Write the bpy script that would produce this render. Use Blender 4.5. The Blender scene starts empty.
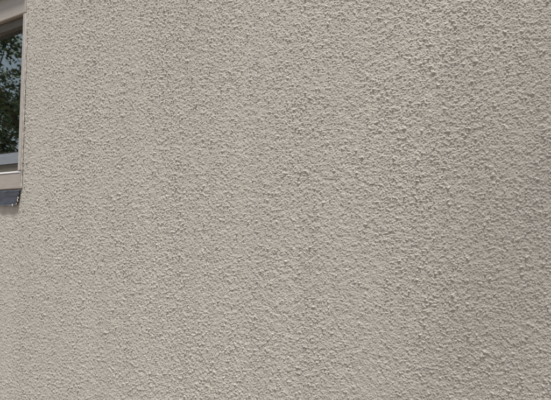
import bpy, math, random
import numpy as np
from mathutils import Vector, Matrix

S = bpy.context.scene
S.render.engine = 'CYCLES'
C = S.collection

# ------------------------------------------------------------------ camera
cam_d = bpy.data.cameras.new('camera')
cam_d.sensor_width = 36.0
cam_d.lens = 26.0
cam_d.clip_start = 0.02
cam_d.clip_end = 2000.0
cam = bpy.data.objects.new('camera', cam_d)
C.objects.link(cam)
cam.location = (0.0, -1.10, 1.50)
cam.rotation_euler = (math.radians(90 + 3.2), 0, math.radians(26.0))
S.camera = cam

# ------------------------------------------------------------------ light
SUN_EL, SUN_AZ = 72.0, 145.0         # azimuth clockwise from +Y; the wall faces -Y
w = bpy.data.worlds.new('World')
S.world = w
w.use_nodes = True
nt = w.node_tree
sky = nt.nodes.new('ShaderNodeTexSky')
sky.sky_type = 'NISHITA'
sky.sun_disc = False
sky.sun_elevation = math.radians(SUN_EL)
sky.sun_rotation = math.radians(SUN_AZ)
sky.air_density = 0.8
sky.dust_density = 5.0
sky.ozone_density = 0.6
bg = nt.nodes['Background']
bg.inputs['Strength'].default_value = 0.075
haze = nt.nodes.new('ShaderNodeMixRGB')          # thin high cloud veiling the blue
haze.inputs[0].default_value = 0.45
haze.inputs[2].default_value = (8.6, 9.0, 9.2, 1)
nt.links.new(sky.outputs[0], haze.inputs[1])
nt.links.new(haze.outputs[0], bg.inputs['Color'])

sd = bpy.data.lights.new('sun', 'SUN')
sd.energy = 5.0
sd.angle = math.radians(8)
sd.color = (1.0, 0.96, 0.90)
sun = bpy.data.objects.new('sun', sd)
C.objects.link(sun)
el, az = math.radians(SUN_EL), math.radians(SUN_AZ)
dirv = Vector((math.sin(az) * math.cos(el), math.cos(az) * math.cos(el), math.sin(el)))
sun.rotation_euler = dirv.to_track_quat('Z', 'Y').to_euler()
sun.location = dirv * 20

S.view_settings.view_transform = 'Standard'
S.view_settings.look = 'None'
S.view_settings.gamma = 1.0
S.cycles.use_denoising = False
S.cycles.pixel_filter_type = 'BLACKMAN_HARRIS'
S.cycles.filter_width = 1.25
S.view_settings.exposure = 0.50


# ------------------------------------------------------------------ helpers
def mat(name, col, rough=0.8, metal=0.0, spec=0.5):
    m = bpy.data.materials.new(name)
    m.use_nodes = True
    b = m.node_tree.nodes['Principled BSDF']
    b.inputs['Base Color'].default_value = (*col, 1)
    b.inputs['Roughness'].default_value = rough
    b.inputs['Metallic'].default_value = metal
    b.inputs['Specular IOR Level'].default_value = spec
    return m, m.node_tree, b


def node(t, kind, **kw):
    n = t.nodes.new(kind)
    for k, v in kw.items():
        if k in n.inputs:
            n.inputs[k].default_value = v
        else:
            setattr(n, k, v)
    return n


def ramp(t, fac, stops):
    r = t.nodes.new('ShaderNodeValToRGB')
    e = r.color_ramp.elements
    while len(e) < len(stops):
        e.new(0.5)
    for i, (p, c) in enumerate(stops):
        e[i].position = p
        e[i].color = (*c, 1)
    t.links.new(fac, r.inputs[0])
    return r


def empty(name, loc=(0, 0, 0), parent=None):
    o = bpy.data.objects.new(name, None)
    C.objects.link(o)
    o.location = loc
    if parent:
        o.parent = parent
    return o


def link(name, me, m, parent=None):
    o = bpy.data.objects.new(name, me)
    C.objects.link(o)
    if m:
        me.materials.append(m)
    if parent:
        o.parent = parent
    return o


def mesh(name, vs, fs, smooth=False):
    me = bpy.data.meshes.new(name)
    me.from_pydata(vs, [], fs)
    me.update()
    if smooth:
        me.polygons.foreach_set('use_smooth', [True] * len(me.polygons))
    return me


def box(vs, fs, x0, x1, y0, y1, z0, z1):
    b = len(vs)
    vs += [(x0, y0, z0), (x1, y0, z0), (x1, y1, z0), (x0, y1, z0),
           (x0, y0, z1), (x1, y0, z1), (x1, y1, z1), (x0, y1, z1)]
    for f in ((0, 3, 2, 1), (4, 5, 6, 7), (0, 1, 5, 4), (1, 2, 6, 5), (2, 3, 7, 6), (3, 0, 4, 7)):
        fs.append(tuple(b + i for i in f))


def boxes(name, bl, m, parent, bevel=0.0):
    vs, fs = [], []
    for b in bl:
        box(vs, fs, *b)
    o = link(name, mesh(name, vs, fs), m, parent)
    if bevel:
        bv = o.modifiers.new('bevel', 'BEVEL')
        bv.width = bevel
        bv.segments = 3
        for p in o.data.polygons:
            p.use_smooth = True
        o.data.set_sharp_from_angle(angle=math.radians(40)) if hasattr(o.data, 'set_sharp_from_angle') else None
    return o


def profile_x(name, pts, x0, x1, m, parent, bevel=0.0):
    """closed (y, z) outline pulled along x"""
    n = len(pts)
    vs = [(x0, y, z) for y, z in pts] + [(x1, y, z) for y, z in pts]
    fs = [tuple(range(n)), tuple(range(2 * n - 1, n - 1, -1))]
    for i in range(n):
        j = (i + 1) % n
        fs.append((i, n + i, n + j, j))
    me = mesh(name, vs, fs)
    o = link(name, me, m, parent)
    if bevel:
        bv = o.modifiers.new('bevel', 'BEVEL')
        bv.width = bevel
        bv.segments = 2
    return o


# ------------------------------------------------------------------ materials
stucco, t, b = mat('roughcast_stucco', (0.5, 0.47, 0.42), 0.92, spec=0.25)
tc = node(t, 'ShaderNodeTexCoord')
n1 = node(t, 'ShaderNodeTexNoise', Scale=1.1, Detail=4.0, Roughness=0.6)
n2 = node(t, 'ShaderNodeTexNoise', Scale=260.0, Detail=3.0, Roughness=0.65)
n3 = node(t, 'ShaderNodeTexNoise', Scale=28.0, Detail=3.0, Roughness=0.6)
mp = node(t, 'ShaderNodeMapping')
mp.inputs['Scale'].default_value = (2.4, 1.0, 0.5)
t.links.new(tc.outputs['Object'], mp.inputs['Vector'])
t.links.new(mp.outputs[0], n1.inputs['Vector'])
t.links.new(tc.outputs['Object'], n2.inputs['Vector'])
t.links.new(tc.outputs['Object'], n3.inputs['Vector'])
r1 = ramp(t, n1.outputs['Fac'], [(0.3, (0.392, 0.386, 0.359)), (0.7, (0.420, 0.413, 0.385))])
r2 = ramp(t, n2.outputs['Fac'], [(0.30, (0.76, 0.75, 0.73)), (0.60, (1.07, 1.07, 1.07))])
r3 = ramp(t, n3.outputs['Fac'], [(0.30, (0.94, 0.93, 0.92)), (0.70, (1.04, 1.04, 1.04))])
m1 = node(t, 'ShaderNodeMixRGB', blend_type='MULTIPLY')
m2 = node(t, 'ShaderNodeMixRGB', blend_type='MULTIPLY')
m1.inputs[0].default_value = 1
m2.inputs[0].default_value = 1
t.links.new(r1.outputs[0], m1.inputs[1]); t.links.new(r2.outputs[0], m1.inputs[2])
t.links.new(m1.outputs[0], m2.inputs[1]); t.links.new(r3.outputs[0], m2.inputs[2])
n4 = node(t, 'ShaderNodeTexNoise', Scale=1.0, Detail=4.0, Roughness=0.6)      # faint rain streaks
mp4 = node(t, 'ShaderNodeMapping')
mp4.inputs['Scale'].default_value = (11.0, 1.0, 0.7)
t.links.new(tc.outputs['Object'], mp4.inputs['Vector']); t.links.new(mp4.outputs[0], n4.inputs['Vector'])
r4 = ramp(t, n4.outputs['Fac'], [(0.32, (0.965, 0.965, 0.97)), (0.58, (1.008, 1.008, 1.005))])
m4 = node(t, 'ShaderNodeMixRGB', blend_type='MULTIPLY')
m4.inputs[0].default_value = 1
t.links.new(m2.outputs[0], m4.inputs[1]); t.links.new(r4.outputs[0], m4.inputs[2])
t.links.new(m4.outputs[0], b.inputs['Base Color'])
nb = node(t, 'ShaderNodeTexNoise', Scale=420.0, Detail=3.0, Roughness=0.6)
t.links.new(tc.outputs['Object'], nb.inputs['Vector'])
bp = node(t, 'ShaderNodeBump', Strength=0.7, Distance=0.0026)
t.links.new(nb.outputs['Fac'], bp.inputs['Height'])
t.links.new(bp.outputs[0], b.inputs['Normal'])


def metal_paint(name, c0, c1, rough, metal):
    m, t, b = mat(name, c0, rough, metal)
    tc = node(t, 'ShaderNodeTexCoord')
    mp = node(t, 'ShaderNodeMapping')
    mp.inputs['Scale'].default_value = (6, 30, 30)
    n = node(t, 'ShaderNodeTexNoise', Scale=3.0, Detail=5.0, Roughness=0.65)
    t.links.new(tc.outputs['Object'], mp.inputs['Vector'])
    t.links.new(mp.outputs[0], n.inputs['Vector'])
    r = ramp(t, n.outputs['Fac'], [(0.35, c0), (0.68, c1)])
    t.links.new(r.outputs[0], b.inputs['Base Color'])
    n2 = node(t, 'ShaderNodeTexNoise', Scale=700.0, Detail=2.0)
    t.links.new(tc.outputs['Object'], n2.inputs['Vector'])
    bp = node(t, 'ShaderNodeBump', Strength=0.08, Distance=0.0005)
    t.links.new(n2.outputs['Fac'], bp.inputs['Height'])
    t.links.new(bp.outputs[0], b.inputs['Normal'])
    return m


frame_m = metal_paint('champagne_aluminium', (0.312, 0.295, 0.270), (0.360, 0.340, 0.312), 0.42, 0.2)
sash_m = metal_paint('grey_aluminium', (0.112, 0.125, 0.142), (0.140, 0.155, 0.174), 0.4, 0.2)
flash_m = metal_paint('slate_flashing', (0.022, 0.027, 0.038), (0.048, 0.057, 0.075), 0.5, 0.0)
gasket_m = mat('black_rubber', (0.012, 0.012, 0.013), 0.6)[0]
lip_m = metal_paint('highlight_aluminium', (0.58, 0.58, 0.58), (0.66, 0.66, 0.66), 0.35, 0.5)  # aluminium lip edge, paled to carry the sky highlight along the sill
seal_m = metal_paint('grey_sealant', (0.30, 0.285, 0.26), (0.40, 0.38, 0.35), 0.7, 0.0)
jamb_m = metal_paint('pale_aluminium', (0.36, 0.345, 0.325), (0.42, 0.40, 0.38), 0.4, 0.2)
track_m = metal_paint('bronze_track_shaded_rail', (0.07, 0.066, 0.054), (0.10, 0.094, 0.076), 0.5, 0.2)  # bronze for the track; on the top rail its dark tone stands for shade
room_m = mat('dim_room_paint', (0.10, 0.10, 0.095), 0.9)[0]
crumb_m = metal_paint('pale_plaster', (0.40, 0.385, 0.35), (0.50, 0.48, 0.445), 0.9, 0.0)
plain_m = metal_paint('plain_render', (0.42, 0.39, 0.34), (0.47, 0.44, 0.385), 0.9, 0.0)
roof_m = metal_paint('dark_roof', (0.06, 0.06, 0.065), (0.09, 0.09, 0.095), 0.6, 0.0)

glass_m = bpy.data.materials.new('window_glass')
glass_m.use_nodes = True
t = glass_m.node_tree
t.nodes.remove(t.nodes['Principled BSDF'])
out = t.nodes['Material Output']
tr = node(t, 'ShaderNodeBsdfTransparent')
tr.inputs[0].default_value = (0.62, 0.68, 0.66, 1)
gl = node(t, 'ShaderNodeBsdfGlossy', Roughness=0.018)
gl.inputs[0].default_value = (0.86, 0.98, 1.0, 1)
fr = node(t, 'ShaderNodeFresnel', IOR=4.6)
mx = node(t, 'ShaderNodeMixShader')
t.links.new(fr.outputs[0], mx.inputs[0])
t.links.new(tr.outputs[0], mx.inputs[1])
t.links.new(gl.outputs[0], mx.inputs[2])
t.links.new(mx.outputs[0], out.inputs['Surface'])
tc = node(t, 'ShaderNodeTexCoord')
gn = node(t, 'ShaderNodeTexNoise', Scale=7.0, Detail=2.0)
t.links.new(tc.outputs['Object'], gn.inputs['Vector'])
gb = node(t, 'ShaderNodeBump', Strength=0.04, Distance=0.002)
t.links.new(gn.outputs['Fac'], gb.inputs['Height'])
t.links.new(gb.outputs[0], gl.inputs['Normal'])

# ------------------------------------------------------------------ ground
gm, t, b = mat('garden_ground', (0.12, 0.12, 0.08), 0.95)
tc = node(t, 'ShaderNodeTexCoord')
n = node(t, 'ShaderNodeTexNoise', Scale=3.0, Detail=8.0, Roughness=0.7)
t.links.new(tc.outputs['Object'], n.inputs['Vector'])
r = ramp(t, n.outputs['Fac'], [(0.35, (0.15, 0.115, 0.09)), (0.65, (0.24, 0.195, 0.165))])
t.links.new(r.outputs[0], b.inputs['Base Color'])
bp = node(t, 'ShaderNodeBump', Strength=0.6, Distance=0.02)
t.links.new(n.outputs['Fac'], bp.inputs['Height'])
t.links.new(bp.outputs[0], b.inputs['Normal'])
g = link('ground', mesh('ground', [(-600, -600, 0), (600, -600, 0), (600, 600, 0), (-600, 600, 0)], [(0, 1, 2, 3)]), gm)
g['kind'] = 'structure'

# ------------------------------------------------------------------ house
house = empty('house', (0, 0, 0))
house['label'] = 'beige roughcast stucco house wall filling the picture, with a window at left'
house['category'] = 'house'

WX0, WX1 = -2.900, -1.802            # window opening
WZ0, WZ1 = 1.649, 2.572

# relief of the sprayed stucco: dabs of mortar of many sizes thrown on the wall
rng = np.random.default_rng(11)
CELL = 0.0010
HX0, HX1, HZ0, HZ1 = -2.30, 0.60, 0.45, 2.85
NX, NZ = int((HX1 - HX0) / CELL), int((HZ1 - HZ0) / CELL)


def smooth_noise(nx, nz, lx, lz, seed):
    """band-limited noise, unit variance; lx, lz = feature size in cells"""
    r = np.random.default_rng(seed)
    n = r.standard_normal((nz, nx)).astype(np.float32)
    F = np.fft.rfft2(n)
    fz = np.fft.fftfreq(nz)[:, None]
    fx = np.fft.rfftfreq(nx)[None, :]
    F *= np.exp(-2 * (math.pi ** 2) * ((fx * lx) ** 2 + (fz * lz) ** 2) * 0.16)
    o = np.fft.irfft2(F, s=(nz, nx))
    return ((o - o.mean()) / o.std()).astype(np.float32)


def patchiness(k=16):
    a = smooth_noise(NX // k, NZ // k, 0.10 / CELL / k, 0.45 / CELL / k, 3)      # spray passes run up and down
    b_ = smooth_noise(NX // k, NZ // k, 0.07 / CELL / k, 0.07 / CELL / k, 4)
    x_ = HX0 + (np.arange(a.shape[1]) + 0.5) * k * CELL
    band = 0.6 * np.exp(-((x_ + 0.08) / 0.12) ** 2) + 0.8 * np.exp(-((x_ + 0.95) / 0.16) ** 2) + 0.15 * (x_ > -0.3)
    return 0.6 * a + 0.22 * b_ + band[None, :], k


PAT, PK = patchiness()


def dabs(H, pitch, r0, r1, h0, h1, flat, keep=None, jit=0.42):
    st_ = pitch / CELL
    gx_, gz_ = np.meshgrid(np.arange(8, NX - 9, st_), np.arange(8, NZ - 9, st_ * 1.06))
    gx_[1::2] += 0.5 * st_
    cx = np.clip(gx_.ravel() + rng.uniform(-jit, jit, gx_.size) * st_, 8, NX - 9)
    cz = np.clip(gz_.ravel() + rng.uniform(-jit, jit, gx_.size) * st_, 8, NZ - 9)
    count = len(cx)
    p = PAT[np.minimum((cz / PK).astype(int), PAT.shape[0] - 1), np.minimum((cx / PK).astype(int), PAT.shape[1] - 1)]
    if keep is not None:
        k = rng.uniform(0, 1, count) < np.clip(keep + 0.10 * p, 0.03, 1)
        cx, cz, p = cx[k], cz[k], p[k]
        count = len(cx)
    u = rng.uniform(0, 1, count) ** 1.8
    R = (r0 + (r1 - r0) * u) / CELL
    hh = (h0 + (h1 - h0) * rng.uniform(0, 1, count) * (0.4 + 0.6 * u)) * np.clip(1 + 0.10 * p, 0.6, 1.5)
    a = math.pi / 2 + rng.normal(0, 0.6, count)          # dabs sag a little, longer up and down
    st = rng.uniform(0.5, 0.95, count)
    ca, sa = np.cos(a), np.sin(a)
    ix, iz = np.round(cx).astype(int), np.round(cz).astype(int)
    W = int(math.ceil(R.max()))
    Hf = H.reshape(-1)
    for dz in range(-W, W + 1):
        for dx in range(-W, W + 1):
            ex, ez = ix + dx - cx, iz + dz - cz
            q = ((ex * ca + ez * sa) / R) ** 2 + ((-ex * sa + ez * ca) / (R * st)) ** 2
            m = q < 1
            if not m.any():
                continue
            xx, zz = ix[m] + dx, iz[m] + dz
            ok = (xx >= 0) & (xx < NX) & (zz >= 0) & (zz < NZ)
            val = hh[m] * (1 - q[m] ** flat)
            np.maximum.at(Hf, (zz[ok] * NX + xx[ok]), val[ok].astype(np.float32))


H = np.zeros((NZ, NX), np.float32)
area = (HX1 - HX0) * (HZ1 - HZ0)
def grain(lam, seed, bw=0.38):
    """noise whose bumps are all about lam metres apart, a little longer up and down"""
    r = np.random.default_rng(seed)
    F = np.fft.rfft2(r.standard_normal((NZ, NX)).astype(np.float32))
    fz = np.fft.fftfreq(NZ)[:, None] * 1.18
    fx = np.fft.rfftfreq(NX)[None, :] * 0.86
    f0 = CELL / lam
    F *= np.exp(-((np.sqrt(fx * fx + fz * fz) - f0) / (bw * f0)) ** 2)
    o = np.fft.irfft2(F, s=(NZ, NX))
    return (o / o.std()).astype(np.float32)


pz = np.minimum(np.arange(NZ) // PK, PAT.shape[0] - 1)
px = np.minimum(np.arange(NX) // PK, PAT.shape[1] - 1)
AMP = np.clip(0.96 + 0.11 * PAT[pz][:, px], 0.6, 1.5)
AMP = AMP * (0.98 + 0.44 * np.clip((-0.25 - (HX0 + np.arange(NX) * CELL)) / 0.6, 0, 1))[None, :]
gr = 0.95 * grain(0.0058, 31, 0.45) + (0.38 + 0.20 * np.clip((-0.5 - (HX0 + np.arange(NX) * CELL)) / 0.9, 0, 1)).astype(np.float32)[None, :] * grain(0.0128, 32)
base = 0.00056 * np.exp(0.62 * gr) * AMP                 # peaked nubs over rounded hollows
base += 0.00018 * grain(0.0034, 33)
dabs(H, 0.0150, 0.0024, 0.0050, 0.0011, 0.0032, 0.8, keep=0.36)
H = H + base
del base, gr, AMP
# break the round outlines: warp sideways, add grit
wx = smooth_noise(NX, NZ, 3.4, 3.4, 5) * 1.0
wz = smooth_noise(NX, NZ, 3.4, 3.4, 6) * 1.0
jj, ii = np.meshgrid(np.arange(NX), np.arange(NZ))
H = H[np.clip(ii + wz, 0, NZ - 1).astype(np.int32), np.clip(jj + wx, 0, NX - 1).astype(np.int32)]
H += smooth_noise(NX, NZ, 2.4, 2.4, 7) * 0.00028
H += smooth_noise(NX, NZ, 9.0, 9.0, 9) * 0.00025
H = (H * 4 + np.roll(H, 1, 0) + np.roll(H, -1, 0) + np.roll(H, 1, 1) + np.roll(H, -1, 1)) / 8
del wx, wz, ii, jj


def steps(segs):
    out = []
    for a, b_, s in segs:
        n = max(1, int(round((b_ - a) / s)))
        out += list(np.linspace(a, b_, n, endpoint=False))
    out.append(segs[-1][1])
    return np.array(out)


def dense(a, b_, k):
    """columns that get wider apart along the wall, away from the near end"""
    out = [b_]
    while out[-1] > a:
        d_ = max(0.85, 0.989 - 0.438 * out[-1])
        out.append(out[-1] - k * d_ * d_ / 1.1)
    return out[::-1][1:]


K = 0.00128
seg1 = dense(WX1, 0.26, K)
seg0 = dense(-2.20, WX1, K)
xs = np.concatenate([steps([(-5.0, -2.92, 0.08), (-2.92, WX0, 0.02), (WX0, -2.24, 0.02)])[:-1], [-2.22], seg0[:-1], [WX1], seg1[:-1],
                     steps([(0.26, 0.56, 0.0025), (0.56, 3.0, 0.08)])])
xs = np.unique(np.round(xs, 6))
# row pitch grows towards the far end as well: z = 1.5 + t * pitch(x)
ts = steps([(-0.66, -0.475, 0.003), (-0.475, 0.595, 0.00128), (0.595, 0.75, 0.003)])
zs = ts
nx, nz = len(xs), len(zs)
X, T = np.meshgrid(xs, ts)
pitch = np.clip(0.989 - 0.438 * X, 0.80, 1.98)
Z = 1.5 + T * pitch
Z[0, :], Z[-1, :] = 0.0, 3.2
incol = (xs > WX0 - 1e-5) & (xs < WX1 + 1e-5)
for c in np.nonzero(incol)[0]:                    # bring a row exactly onto the head and the foot of the opening
    for zz in (WZ0, WZ1):
        Z[np.argmin(np.abs(Z[:, c] - zz)), c] = zz
gx = np.clip((X - HX0) / CELL, 0, NX - 1.01)
gz = np.clip((Z - HZ0) / CELL, 0, NZ - 1.01)
x0, z0 = gx.astype(int), gz.astype(int)
fx, fz = gx - x0, gz - z0
hgt = (H[z0, x0] * (1 - fx) * (1 - fz) + H[z0, x0 + 1] * fx * (1 - fz) + H[z0 + 1, x0] * (1 - fx) * fz + H[z0 + 1, x0 + 1] * fx * fz)
edge = np.clip((X + 2.20) / 0.04, 0, 1) * np.clip((0.56 - X) / 0.04, 0, 1) * np.clip((Z - 0.46) / 0.03, 0, 1) * np.clip((2.84 - Z) / 0.02, 0, 1)
edge[0, :] = edge[-1, :] = 0
hgt = hgt * edge + 0.0015 * (1 - edge)
# thin coat behind the flashing
hgt = np.where((X < WX1) & (Z > 1.575) & (Z < 1.65), np.minimum(hgt, 0.0012), hgt)
# gentle trowel waves of the coat underneath
wav = 0.0025 * np.sin(X * 2.1 + 0.7 * np.sin(Z * 1.7)) * np.sin(Z * 2.6 + 0.5)
co = np.stack([X, -(hgt + wav), Z], -1).reshape(-1, 3).astype(np.float32)
idx = np.arange(nx * nz).reshape(nz, nx)
q = np.stack([idx[:-1, :-1], idx[:-1, 1:], idx[1:, 1:], idx[1:, :-1]], -1)
cxm = 0.25 * (X[:-1, :-1] + X[:-1, 1:] + X[1:, 1:] + X[1:, :-1])
czm = 0.25 * (Z[:-1, :-1] + Z[:-1, 1:] + Z[1:, 1:] + Z[1:, :-1])
hole = (cxm > WX0) & (cxm < WX1) & (czm > WZ0) & (czm < WZ1)
q = q[~hole].reshape(-1)
print('wall quads', len(q) // 4, nx, nz)
me = bpy.data.meshes.new('stucco_wall')
me.vertices.add(nx * nz)
me.vertices.foreach_set('co', co.reshape(-1))
nf = len(q) // 4
me.loops.add(nf * 4)
me.loops.foreach_set('vertex_index', q.astype(np.int32))
me.polygons.add(nf)
me.polygons.foreach_set('loop_start', np.arange(0, nf * 4, 4, dtype=np.int32))
me.polygons.foreach_set('use_smooth', np.ones(nf, bool))
me.update(calc_edges=True)
wall = link('stucco_wall', me, stucco, house)
del H, X, Z, gx, gz, hgt, co, q

# the masonry behind the stucco, round the opening, with the other sides of the house
boxes('wall_core', [(-5.0, WX0 - 0.001, 0.010, 0.18, 0, 3.2), (WX1 + 0.001, 3.0, 0.010, 0.18, 0, 3.2),
                    (WX0 - 0.001, WX1 + 0.001, 0.010, 0.18, 0, WZ0 - 0.001),
                    (WX0 - 0.001, WX1 + 0.001, 0.010, 0.18, WZ1 + 0.001, 3.2)], plain_m, house)
boxes('side_wall', [(-5.0, -4.85, 0.182, 5.0, 0, 3.2)], plain_m, house)
boxes('side_wall', [(2.85, 3.0, 0.182, 5.0, 0, 3.2)], plain_m, house)
boxes('rear_wall', [(-4.848, 2.848, 4.85, 5.0, 0, 3.2)], plain_m, house)
boxes('roof', [(-5.05, 3.05, 0.0, 5.05, 3.203, 3.4)], roof_m, house)
boxes('room_floor', [(-4.848, 2.848, 0.182, 4.848, 0.3, 0.4)], room_m, house)
boxes('room_ceiling', [(-4.848, 2.848, 0.182, 4.848, 2.9, 3.0)], room_m, house)
boxes('room_partition', [(-1.2, -1.1, 0.183, 4.847, 0.402, 2.898)], room_m, house)
boxes('room_partition', [(-4.0, -1.202, 2.2, 2.3, 0.402, 2.898)], room_m, house)

# ------------------------------------------------------------------ window
win = empty('window', (0, 0, 0), house)
JW = 0.022
# head: flat box with rolled lower lip, slightly proud of the stucco
profile_x('head_box', [(-0.008, 2.4590), (-0.010, 2.4615), (-0.010, 2.571), (0.10, 2.571), (0.10, 2.4590)],
          WX0 + 0.001, WX1 - 0.001, frame_m, win, 0.0015)
# jambs
boxes('jamb', [(WX1 - JW, WX1 - 0.001, -0.0090, 0.10, 1.7325, 2.4570)], jamb_m, win, 0.002)
boxes('jamb', [(WX0 + 0.001, WX0 + JW, -0.0090, 0.10, 1.7325, 2.4570)], jamb_m, win, 0.002)
# sill: sloped top, lip and upright face
profile_x('window_sill', [(-0.007, 1.650), (-0.009, 1.653), (-0.009, 1.7210), (0.10, 1.7210), (0.10, 1.650)],
          WX0 + 0.001, WX1 - 0.001, frame_m, win, 0.0012)
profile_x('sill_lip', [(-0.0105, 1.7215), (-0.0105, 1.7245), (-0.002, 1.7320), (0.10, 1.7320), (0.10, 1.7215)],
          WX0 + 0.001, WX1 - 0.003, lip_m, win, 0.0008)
# uneven sealant bead between the frame and the stucco
vs, fs = [], []
nb_ = 90
for k in range(nb_ + 1):
    z_ = 1.652 + (2.569 - 1.652) * k / nb_
    wob = 0.0008 * math.sin(k * 1.7) + 0.0006 * math.sin(k * 0.61 + 1)
    for a_ in range(6):
        th = a_ * math.pi / 5
        vs.append((WX1 + (0.0032 + wob) * math.cos(th) + 0.001, -0.003 - (0.0026 + wob) * math.sin(th), z_))
for k in range(nb_):
    for a_ in range(5):
        i_ = k * 6 + a_
        fs.append((i_, i_ + 1, i_ + 7, i_ + 6))
link('sealant_bead', mesh('sealant_bead', vs, fs, True), seal_m, win)
# sash
sash = empty('sash', (0, 0, 0), win)
SX0, SX1 = WX0 + JW + 0.004, WX1 - JW - 0.004
profile_x('bottom_rail', [(0.006, 1.770), (0.026, 1.826), (0.070, 1.826), (0.070, 1.770)], SX0, SX1, sash_m, win, 0.001)
profile_x('bottom_track', [(0.012, 1.7335), (0.012, 1.7685), (0.080, 1.7685), (0.080, 1.7335)], SX0 - 0.003, SX1 + 0.003, track_m, win)
profile_x('top_rail', [(0.006, 2.415), (0.006, 2.4530), (0.012, 2.4570), (0.070, 2.4570), (0.070, 2.415)], SX0, SX1, track_m, win, 0.001)  # shade under the head is put into the dark rail colour
for x0_, x1_ in ((SX0, SX0 + 0.014), (SX1 - 0.014, SX1)):
    boxes('stile', [(x0_, x1_, 0.014, 0.070, 1.827, 2.4145)], gasket_m, win)
bpy.data.objects.remove(sash)
boxes('pane', [(SX0 + 0.0145, SX1 - 0.0145, 0.030, 0.035, 1.8265, 2.4145)], glass_m, win)
boxes('gasket', [(SX0 + 0.015, SX1 - 0.015, 0.026, 0.0295, 1.8265, 1.831)], gasket_m, win)

# dark flashing above the head and the loose apron hanging under the sill
profile_x('head_flashing', [(-0.004, 2.5725), (-0.030, 2.573), (-0.034, 2.581), (-0.010, 2.595), (0.0, 2.640), (0.006, 2.640), (0.006, 2.5725)],
          WX0 - 0.01, WX1 + 0.0, flash_m, house, 0.001)

random.seed(4)
NXs, NZs = 60, 10
vs, fs = [], []
ax0, ax1 = WX0 + 0.003, WX1 - 0.002
for side in (0, 1):
    for j in range(NZs + 1):
        for i in range(NXs + 1):
            v = j / NZs
            xr = ax1 - 0.013 * v - 0.0012 * math.sin(v * 14)
            x = ax0 + (xr - ax0) * i / NXs
            zb = 1.577 + 0.0025 * math.sin(x * 31) + 0.0015 * math.sin(x * 83 + 1)
            z = 1.6455 + (zb - 1.6455) * v
            y = -0.0075 - 0.003 * v ** 1.6 + 0.0018 * math.sin(x * 23 + v * 4) * v + 0.0012 * math.sin(x * 67 + 2 * v)
            vs.append((x, y + side * 0.003, z))
n1_ = (NXs + 1) * (NZs + 1)
for j in range(NZs):
    for i in range(NXs):
        a = j * (NXs + 1) + i
        fs.append((a, a + NXs + 1, a + NXs + 2, a + 1))
        fs.append((n1_ + a, n1_ + a + 1, n1_ + a + NXs + 2, n1_ + a + NXs + 1))
rim = [j * (NXs + 1) + NXs for j in range(NZs + 1)]
bot = [NZs * (NXs + 1) + i for i in range(NXs + 1)]
lef = [j * (NXs + 1) for j in range(NZs + 1)]
top = list(range(NXs + 1))
for L in (rim, bot, lef, top):
    for a, b_ in zip(L[:-1], L[1:]):
        fs.append((a, b_, n1_ + b_, n1_ + a))
apron = link('sill_flashing', mesh('sill_flashing', vs, fs, True), flash_m, house)
apron['label'] = 'loose dark slate flashing under the window sill with ragged end'


def crumb(x, y, z, r, seed):
    rr = random.Random(seed)
    P = []
    F = []
    rings = [(-1.0, 0.0), (-0.6, 0.75), (0.1, 1.0), (0.65, 0.7), (1.0, 0.0)]
    for k, (h, s) in enumerate(rings):
        for a in range(6):
            th = a * math.pi / 3
            q_ = r * s * rr.uniform(0.45, 1.3)
            P.append((x + q_ * 0.8 * math.cos(th) - 0.35 * r * h, y + q_ * 0.7 * math.sin(th), z + 1.9 * r * h * rr.uniform(0.7, 1.2)))
    for k in range(4):
        for a in range(6):
            F.append((k * 6 + a, k * 6 + (a + 1) % 6, k * 6 + 6 + (a + 1) % 6, k * 6 + 6 + a))
    return link('plaster_crumb', mesh('plaster_crumb', P, F), crumb_m, apron)


for k, (cx, cz, cr) in enumerate([(-1.8095, 1.609, 0.0030), (-1.8125, 1.597, 0.0036), (-1.8190, 1.582, 0.0022), (-1.8460, 1.5775, 0.0036)]):
    v = (1.6455 - cz) / 0.0685
    crumb(cx, -0.009 - 0.003 * max(v, 0) ** 1.6, cz, cr, 50 + k)

# ------------------------------------------------------------------ trees seen in the glass, and an unseen one added for its shade
leaf_m, t, b = mat('tree_leaf', (0.05, 0.08, 0.03), 0.55)
oi = node(t, 'ShaderNodeNewGeometry')
r = ramp(t, oi.outputs['Random Per Island'], [(0.0, (0.045, 0.070, 0.030)), (0.6, (0.080, 0.115, 0.045)), (1.0, (0.13, 0.14, 0.06))])
t.links.new(r.outputs[0], b.inputs['Base Color'])
bark_m, t, b = mat('tree_bark', (0.06, 0.045, 0.035), 0.9)
tc = node(t, 'ShaderNodeTexCoord')
n = node(t, 'ShaderNodeTexNoise', Scale=18.0, Detail=6.0)
mp = node(t, 'ShaderNodeMapping'); mp.inputs['Scale'].default_value = (3, 3, 0.6)
t.links.new(tc.outputs['Object'], mp.inputs['Vector']); t.links.new(mp.outputs[0], n.inputs['Vector'])
r = ramp(t, n.outputs['Fac'], [(0.35, (0.035, 0.027, 0.022)), (0.65, (0.11, 0.085, 0.065))])
t.links.new(r.outputs[0], b.inputs['Base Color'])


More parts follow.
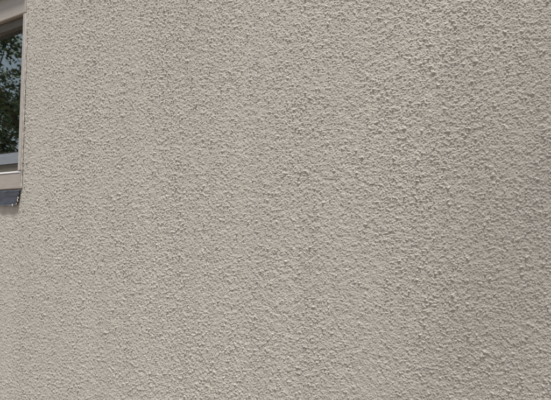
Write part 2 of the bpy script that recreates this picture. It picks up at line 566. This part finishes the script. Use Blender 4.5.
def tree(loc, height, spread, seed, label, leaves, leaf=0.055):
    rr = random.Random(seed)
    root = empty('tree', loc)
    root['label'] = label
    root['category'] = 'tree'
    root['group'] = 'garden trees facing the house'
    V, F = [], []

    def tube(pts, rads, n=7):
        b0 = len(V)
        for k, (p, rd) in enumerate(zip(pts, rads)):
            d = (pts[min(k + 1, len(pts) - 1)] - pts[max(k - 1, 0)]).normalized()
            u = d.orthogonal().normalized()
            w_ = d.cross(u)
            for a in range(n):
                th = 2 * math.pi * a / n
                V.append(tuple(p + (u * math.cos(th) + w_ * math.sin(th)) * rd))
        for k in range(len(pts) - 1):
            for a in range(n):
                F.append((b0 + k * n + a, b0 + k * n + (a + 1) % n, b0 + (k + 1) * n + (a + 1) % n, b0 + (k + 1) * n + a))

    tips = []

    def grow(p, d, length, rad, depth):
        pts, rads = [p.copy()], [rad]
        n = 5
        for k in range(n):
            d = (d + Vector((rr.uniform(-.22, .22), rr.uniform(-.22, .22), rr.uniform(-.08, .16)))).normalized()
            p = p + d * (length / n)
            pts.append(p.copy()); rads.append(rad * (1 - 0.55 * (k + 1) / n))
            if depth >= 1:
                tips.append((p.copy(), depth))
        tube(pts, rads, 8 if depth == 0 else 5)
        if depth < 3:
            kids = 6 if depth == 0 else 4
            for c in range(kids):
                k = rr.randint(2, n) if depth else rr.randint(2, n)
                a = rr.uniform(0, 2 * math.pi)
                s = spread * rr.uniform(0.6, 1.2)
                nd = (d * 0.7 + Vector((math.cos(a) * s, math.sin(a) * s, rr.uniform(0.0, 0.5)))).normalized()
                grow(pts[k], nd, length * rr.uniform(0.50, 0.72), rads[k] * 0.62, depth + 1)

    grow(Vector((0, 0, -0.1)), Vector((0, 0, 1)), height * 0.5, height * 0.022, 0)
    link('trunk', mesh('trunk', V, F, True), bark_m, root)
    LV, LF = [], []
    tips2 = [q_ for q_ in tips if q_[1] >= 2]
    rr.shuffle(tips2)
    tips2 = tips2[:int(len(tips2) * 0.6)]
    for k in range(leaves):
        p, dp = rr.choice(tips2)
        c = p + Vector((rr.gauss(0, 1), rr.gauss(0, 1), rr.gauss(0, 0.8))) * (0.10 if k % 4 else 0.30)
        a = Vector((rr.uniform(-1, 1), rr.uniform(-1, 1), rr.uniform(-1, 0.4))).normalized()
        bb = a.orthogonal().normalized()
        bb.rotate(Matrix.Rotation(rr.uniform(0, 6.28), 3, a))
        nn = a.cross(bb)
        L = leaf * rr.uniform(0.7, 1.5)
        b0 = len(LV)
        LV += [tuple(c), tuple(c + a * L * .5 + bb * L * .3 + nn * L * .08), tuple(c + a * L), tuple(c + a * L * .5 - bb * L * .3 + nn * L * .08)]
        LF += [(b0, b0 + 1, b0 + 2), (b0, b0 + 2, b0 + 3)]
    link('crown', mesh('crown', LV, LF), leaf_m, root)
    return root


tree((-8.6, -4.3, 0), 7.3, 0.9, 21, 'dark leafy tree mirrored in the window glass, branches against the sky', 13000, 0.085)
tree((-13.5, -8.6, 0), 9.0, 0.9, 8, 'taller tree farther back, behind the other in the glass', 14000, 0.11)
tree((1.42, -2.45, 0), 8.0, 0.8, 5, 'unseen tall sparse tree added close to the wall on the right, to shade its lower corner', 3600, 0.09)  # out of view, added to darken the lower right of the wall
